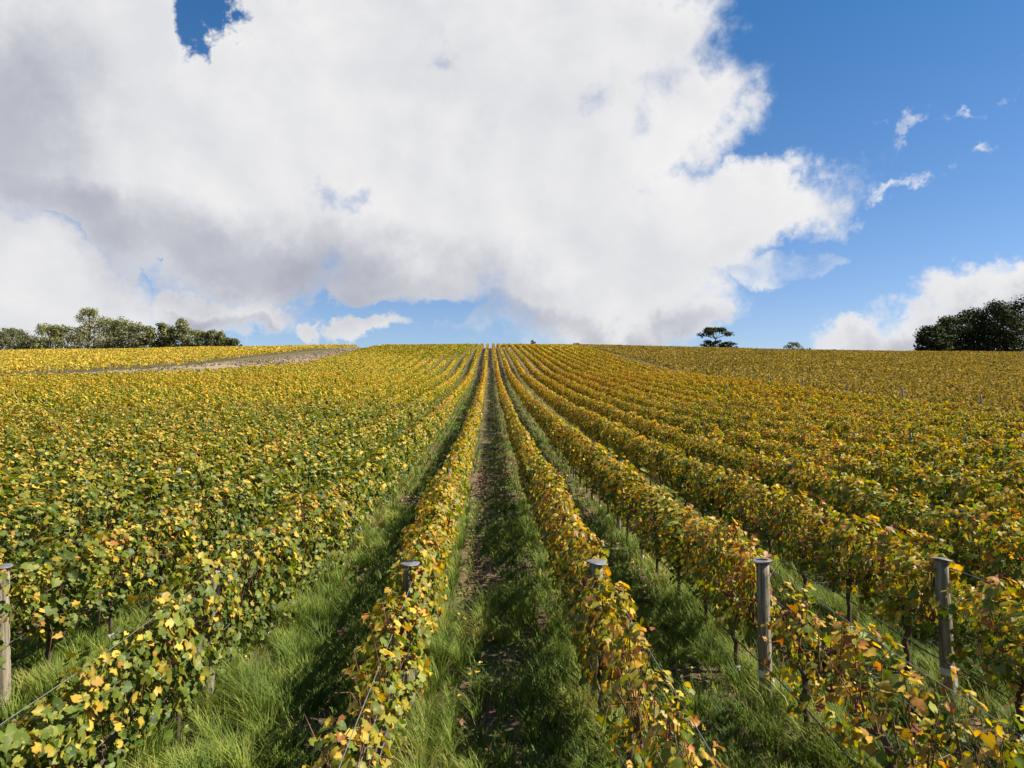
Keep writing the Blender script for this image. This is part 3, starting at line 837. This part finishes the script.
k_ = (x > -.74 * y - 1) & (x < .8 * y + 1); x, y = x[k_], y[k_]
pos = np.stack([x, y, terrain(x, y) + r.uniform(.02, .06, len(x))], 1)
V, Fc, T_ = leaves(pos, np.stack([r.normal(0, .5, len(x)), r.normal(0, .5, len(x)), np.ones(len(x))], 1), r.uniform(.035, .085, len(x)), r.random(len(x)), KITE, KITE_F, r)
tag(mesh_obj('fallen_leaves', V, Fc, M_litter, attr={'tint': T_}), 'brown fallen vine leaves scattered over the soil between the rows', 'fallen leaves', kind='stuff')

r = np.random.default_rng(91)
n_ = 60000
y = r.uniform(85, 340, n_); t_ = r.uniform(0, 1, n_)
x = near_left_edge(y) * (1 - t_) + far_left_edge(y) * t_ ; k_ = (x > -.8 * y) & (x < -30)
lane = vnoise(x, y, 9.0, 31) * .6 + vnoise(x, y, 2.5, 32) * .4
k_ &= lane > .30
x, y = x[k_], y[k_]; n_ = len(x)
hh = r.uniform(.08, .42, n_); a_ = r.uniform(0, 3.14, n_); wd_ = r.uniform(.10, .30, n_)
V = np.zeros((n_, 4, 3)); z_ = terrain(x, y)
V[:, 0] = np.stack([x - np.cos(a_) * wd_, y - np.sin(a_) * wd_, z_], 1); V[:, 1] = np.stack([x + np.cos(a_) * wd_, y + np.sin(a_) * wd_, z_], 1)
V[:, 2] = np.stack([x + np.cos(a_) * wd_ * .5, y + np.sin(a_) * wd_ * .5 + .1, z_ + hh], 1); V[:, 3] = np.stack([x - np.cos(a_) * wd_ * .6, y - .1, z_ + hh * .8], 1)
tg = np.clip(.56 + r.normal(0, .14, n_) + .5 * (vnoise(x, y, 14, 33) - .5), .1, 1)
tag(mesh_obj('dry_grass', V.reshape(-1, 3), np.arange(n_ * 4).reshape(-1, 4), M_drygrass, attr={'tint': np.repeat(tg, 4)}), 'pale dry grass on the bare strip between the vine blocks on the left', 'dry grass', kind='stuff')

# ------------------------------------------------------------------ trees
def tree_leaf_material(name, stops, trans=.3):
    return leaf_material(name, stops, trans, spec=0.1, rough=0.8, veins=False, zones=False, spread=.8)
M_tree_olive = tree_leaf_material('olive_foliage', [(0, (.12, .135, .05)), (.5, (.23, .23, .085)), (1, (.32, .28, .11))])
M_tree_dark = tree_leaf_material('dark_foliage', [(0, (.022, .030, .010)), (.5, (.045, .055, .017)), (1, (.10, .095, .026))], .1)
M_tree_grey = tree_leaf_material('grey_foliage', [(0, (.13, .14, .065)), (.5, (.24, .235, .11)), (1, (.36, .31, .17))])
def tree(loc, h, wdt, shape, mat_, seed, label, cat='tree', group=None, card=.5, nclump=34, per=55, name='tree', th=None):
    r = np.random.default_rng(seed)
    root = empty(name, loc); tag(root, label, cat, group)
    ta = Acc(); th = th if th is not None else h * .3
    clumps = []
    if shape == 'umbrella':      # tall bare stem, spreading flat crown
        stem = [(0, 0, -.5), (r.normal(0, .1) * wdt * .1, 0, h * .3), (wdt * .04, 0, h * .55)]
        ta.add(*tube(stem, [h * .028, h * .022, h * .018], 8))
        for k in range(11):
            a = 2 * math.pi * k / 11 + r.normal(0, .2); rad = wdt * .5 * r.uniform(.35, 1)
            tip = (rad * math.cos(a), rad * math.sin(a), h * (.95 - .30 * (rad / (wdt * .5)) ** 2 + r.normal(0, .03)))
            s_ = stem[-1]; mid_ = (s_[0] * .5 + tip[0] * .5, tip[1] * .45, s_[2] * .45 + tip[2] * .55)
            ta.add(*tube([s_, mid_, tip], [h * .012, h * .008, h * .004], 5))
            clumps.append((tip, wdt * .14, h * .10))
            clumps.append(((tip[0] * .55, tip[1] * .55, h * .9), wdt * .14, h * .08))
    else:
        n_limb = 9
        stem = [(0, 0, -.5), (r.normal(0, .02) * h, r.normal(0, .02) * h, h * .35), (r.normal(0, .03) * h, r.normal(0, .03) * h, h * .8)]
        ta.add(*tube(stem, [h * .026, h * .018, h * .006], 8))
        for k in range(nclump):
            t_ = r.uniform(0, 1)
            if shape == 'cone': z_ = h * (.08 + .88 * t_); rr = wdt * .5 * (1.05 - t_) ** .75
            elif shape == 'round': z_ = h * (.10 + .82 * t_); rr = wdt * .5 * math.sqrt(max(0.03, 1 - (t_ * 1.75 - .75) ** 2 if t_ > .43 else .85))
            else: z_ = h * (.12 + .80 * t_); rr = wdt * .5 * (.35 + .65 * math.sin(math.pi * min(1, t_ * .95 + .08)))
            a = r.uniform(0, 6.28); rd = rr * math.sqrt(r.uniform(.15, 1))
            c_ = (rd * math.cos(a), rd * math.sin(a), z_)
            clumps.append((c_, wdt * r.uniform(.15, .24), h * r.uniform(.09, .15)))
            if k < 12:
                z0 = max(h * .15, z_ - h * .18)
                ta.add(*tube([(stem[1][0] * z0 / h, stem[1][1] * z0 / h, z0), (c_[0] * .5, c_[1] * .5, (z0 + z_) / 2 + .1), c_], [h * .010, h * .007, h * .003], 5))
    ta.obj('trunk', M_tree_bark, root)
    P_, N_ = [], []
    for c_, rx, rz in clumps:
        q = r.normal(0, 1, (per, 3)); q /= np.linalg.norm(q, axis=1, keepdims=True); q *= r.uniform(.45, 1.1, (per, 1))
        P_.append(np.array(c_) + q * [rx, rx, rz]); N_.append(q + r.normal(0, .4, (per, 3)) + [0, 0, .3])
    pos = np.vstack(P_); nrm = np.vstack(N_)
    tint = np.clip(np.repeat(r.uniform(.1, .8, len(clumps)), per) * .6 + r.uniform(0, .5, len(pos)), 0, 1)
    V, Fc, T_ = leaves(pos, nrm, card * r.uniform(.6, 1.3, len(pos)), tint, KITE, KITE_F, r)
    mesh_obj('crown', V, Fc, mat_, attr={'tint': T_}, parent=root)
    return root
def at_px(px, d):
    """ground point at distance d whose picture column is px"""
    X = (px - 490) / F_PX * d
    return X, d, tz(X, d)
S = 345 / F_PX      # metres per pixel at the crest
# left tree line: (px, height px, width px, shape, kind, distance, label)
left_trees = [
 (-22, 28, 36, 'round', 'grey', 348, 'grey green tree just past the left picture edge'),
 (2, 24, 30, 'round', 'grey', 346, 'reddish grey tree cut by the left picture edge'),
 (21, 27, 34, 'round', 'dark2', 343, 'dark round tree, second from the left edge in the tree line'),
 (40, 20, 26, 'round', 'grey', 349, 'low grey tree between two bigger ones near the left edge'),
 (56, 30, 24, 'tall', 'olive', 345, 'upright olive tree left of the tall flat topped pine, dark at its foot'),
 (74, 28, 26, 'round', 'olive', 347, 'broad yellowish green tree just left of the tall flat topped tree'),
 (99, 31, 28, 'tall', 'grey', 343, 'grey green tree standing in front of the tall flat topped tree'),
 (112, 34, 24, 'tall', 'olive', 348, 'high olive tree immediately right of the flat topped tree'),
 (126, 31, 24, 'tall', 'olive', 346, 'olive tree, second to the right of the flat topped tree'),
 (139, 28, 18, 'tall', 'grey', 344, 'narrow grey tree in the middle of the left tree line'),
 (152, 23, 20, 'cone', 'olive', 345, 'pointed low tree in the middle of the left tree line'),
 (166, 25, 18, 'cone', 'dark2', 347, 'pointed dark tree left of the pale forked tree'),
 (176, 24, 17, 'tall', 'olive', 347, 'olive tree immediately left of the pale grey pointed tree'),
 (185, 27, 16, 'cone', 'grey', 344, 'pale grey pointed tree rising above its neighbours near the end of the tree line'),
 (198, 18, 22, 'round', 'olive', 345, 'low rounded tree right of the pale pointed tree'),
 (213, 17, 16, 'round', 'dark2', 344, 'small dark round tree close to the end of the tree line'),
 (223, 16, 10, 'cone', 'olive', 345, 'small pointed tree, third last in the left tree line'),
 (232, 11, 12, 'round', 'dark2', 346, 'last low bush of the left tree line'),
]
M_tree_dark2 = tree_leaf_material('deep_olive_foliage', [(0, (.07, .085, .035)), (.5, (.14, .15, .06)), (1, (.20, .19, .075))])  # deeper olive leaf colour, used over whole trees and bushes
MT = {'grey': M_tree_grey, 'olive': M_tree_olive, 'dark': M_tree_dark, 'dark2': M_tree_dark2}
for i_, (px, hp, wp, shp, kd, d, lab) in enumerate(left_trees):
    X, Y, Z = at_px(px, d)
    tree((X, Y, Z - .6), hp * 1.13 * d / F_PX + 2.0, wp * 1.4 * d / F_PX, shp, MT[kd], 600 + i_, lab, 'tree', 'trees in the line on the left skyline', card=.75, nclump=34, per=75)
X, Y, Z = at_px(94, 352); tree((X, Y, Z), 25.5, 12, 'umbrella', M_tree_olive, 700, 'tallest tree on the left, bare stem with a flat umbrella crown above the tree line', card=.55, per=70)
X, Y, Z = at_px(243, 343); tree((X, Y, Z), 3.6, 2.9, 'round', M_tree_dark2, 701, 'tiny lone tree just right of the left tree line', card=.4, nclump=12, per=40)
X, Y, Z = at_px(717, 345); tree((X, Y, Z), 12.6, 17.0, 'umbrella', M_tree_dark, 702, 'lone spreading tree with a flat crown on the skyline right of centre', card=.85, per=60)
for q, (dx, hh) in enumerate(((-4.5, 6.0), (1.5, 6.8), (6.5, 5.6))):
    tree((X + dx, Y - 2, Z), hh, 8.5, 'round', M_tree_dark, 710 + q, ['low bush at the left foot of the lone spreading tree', 'low bush under the middle of the lone spreading tree', 'low bush at the right foot of the lone spreading tree'][q], 'bush', card=.6, nclump=20, per=50)
X, Y, Z = at_px(797, 345); tree((X, Y, Z), 6.6, 8.2, 'round', M_tree_dark2, 703, 'small spreading tree on the skyline between the lone tree and the big dark trees', card=.45, per=40)
X, Y, Z = at_px(807, 343); tree((X, Y, Z), 3.4, 3.6, 'round', M_tree_dark2, 704, 'low bush right beside the small spreading tree', 'bush', card=.4, nclump=12, per=40)
X, Y, Z = at_px(814, 343); tree((X, Y, Z), 3.8, 2.6, 'round', M_tree_dark2, 705, 'second low bush right of the small spreading tree', 'bush', card=.4, nclump=12, per=40)
X, Y, Z = at_px(909, 343); tree((X, Y, Z), 3.0, 4.0, 'round', M_tree_dark2, 706, 'tiny bush left of the big dark trees', 'bush', card=.4, nclump=12, per=40)
X, Y, Z = at_px(533, 345); tree((X, Y, Z), 5.0, 2.6, 'round', M_tree_dark2, 707, 'tiny dark tree on the crest just right of the central rows', card=.4, nclump=12, per=40)
X, Y, Z = at_px(577, 345); tree((X, Y, Z), 3.8, 4.5, 'round', M_tree_dark2, 708, 'faint low bush on the crest right of the tiny dark tree', 'bush', card=.4, nclump=12, per=40)
right_trees = [(936, 24, 30, 'round', 'leftmost and lowest of the big dark trees on the right'),
               (955, 34, 36, 'round', 'second of the big dark trees on the right'),
               (978, 41, 40, 'round', 'third of the big dark trees on the right, broad domed crown'),
               (1003, 46, 42, 'round', 'tall dark tree near the right picture edge'),
               (1030, 51, 46, 'round', 'tallest dark tree, cut by the right picture edge'),
               (1066, 50, 46, 'round', 'dark tree past the right picture edge')]
for i_, (px, hp, wp, shp, lab) in enumerate(right_trees):
    d = 342 + (i_ % 3) * 4
    X, Y, Z = at_px(px + 7, d)
    tree((X, Y, Z - .6), hp * 1.18 * d / F_PX + 3.4, wp * 1.12 * d / F_PX, shp, M_tree_dark, 800 + i_, lab, 'tree', 'big dark trees on the right skyline', card=.95, nclump=60, per=95)
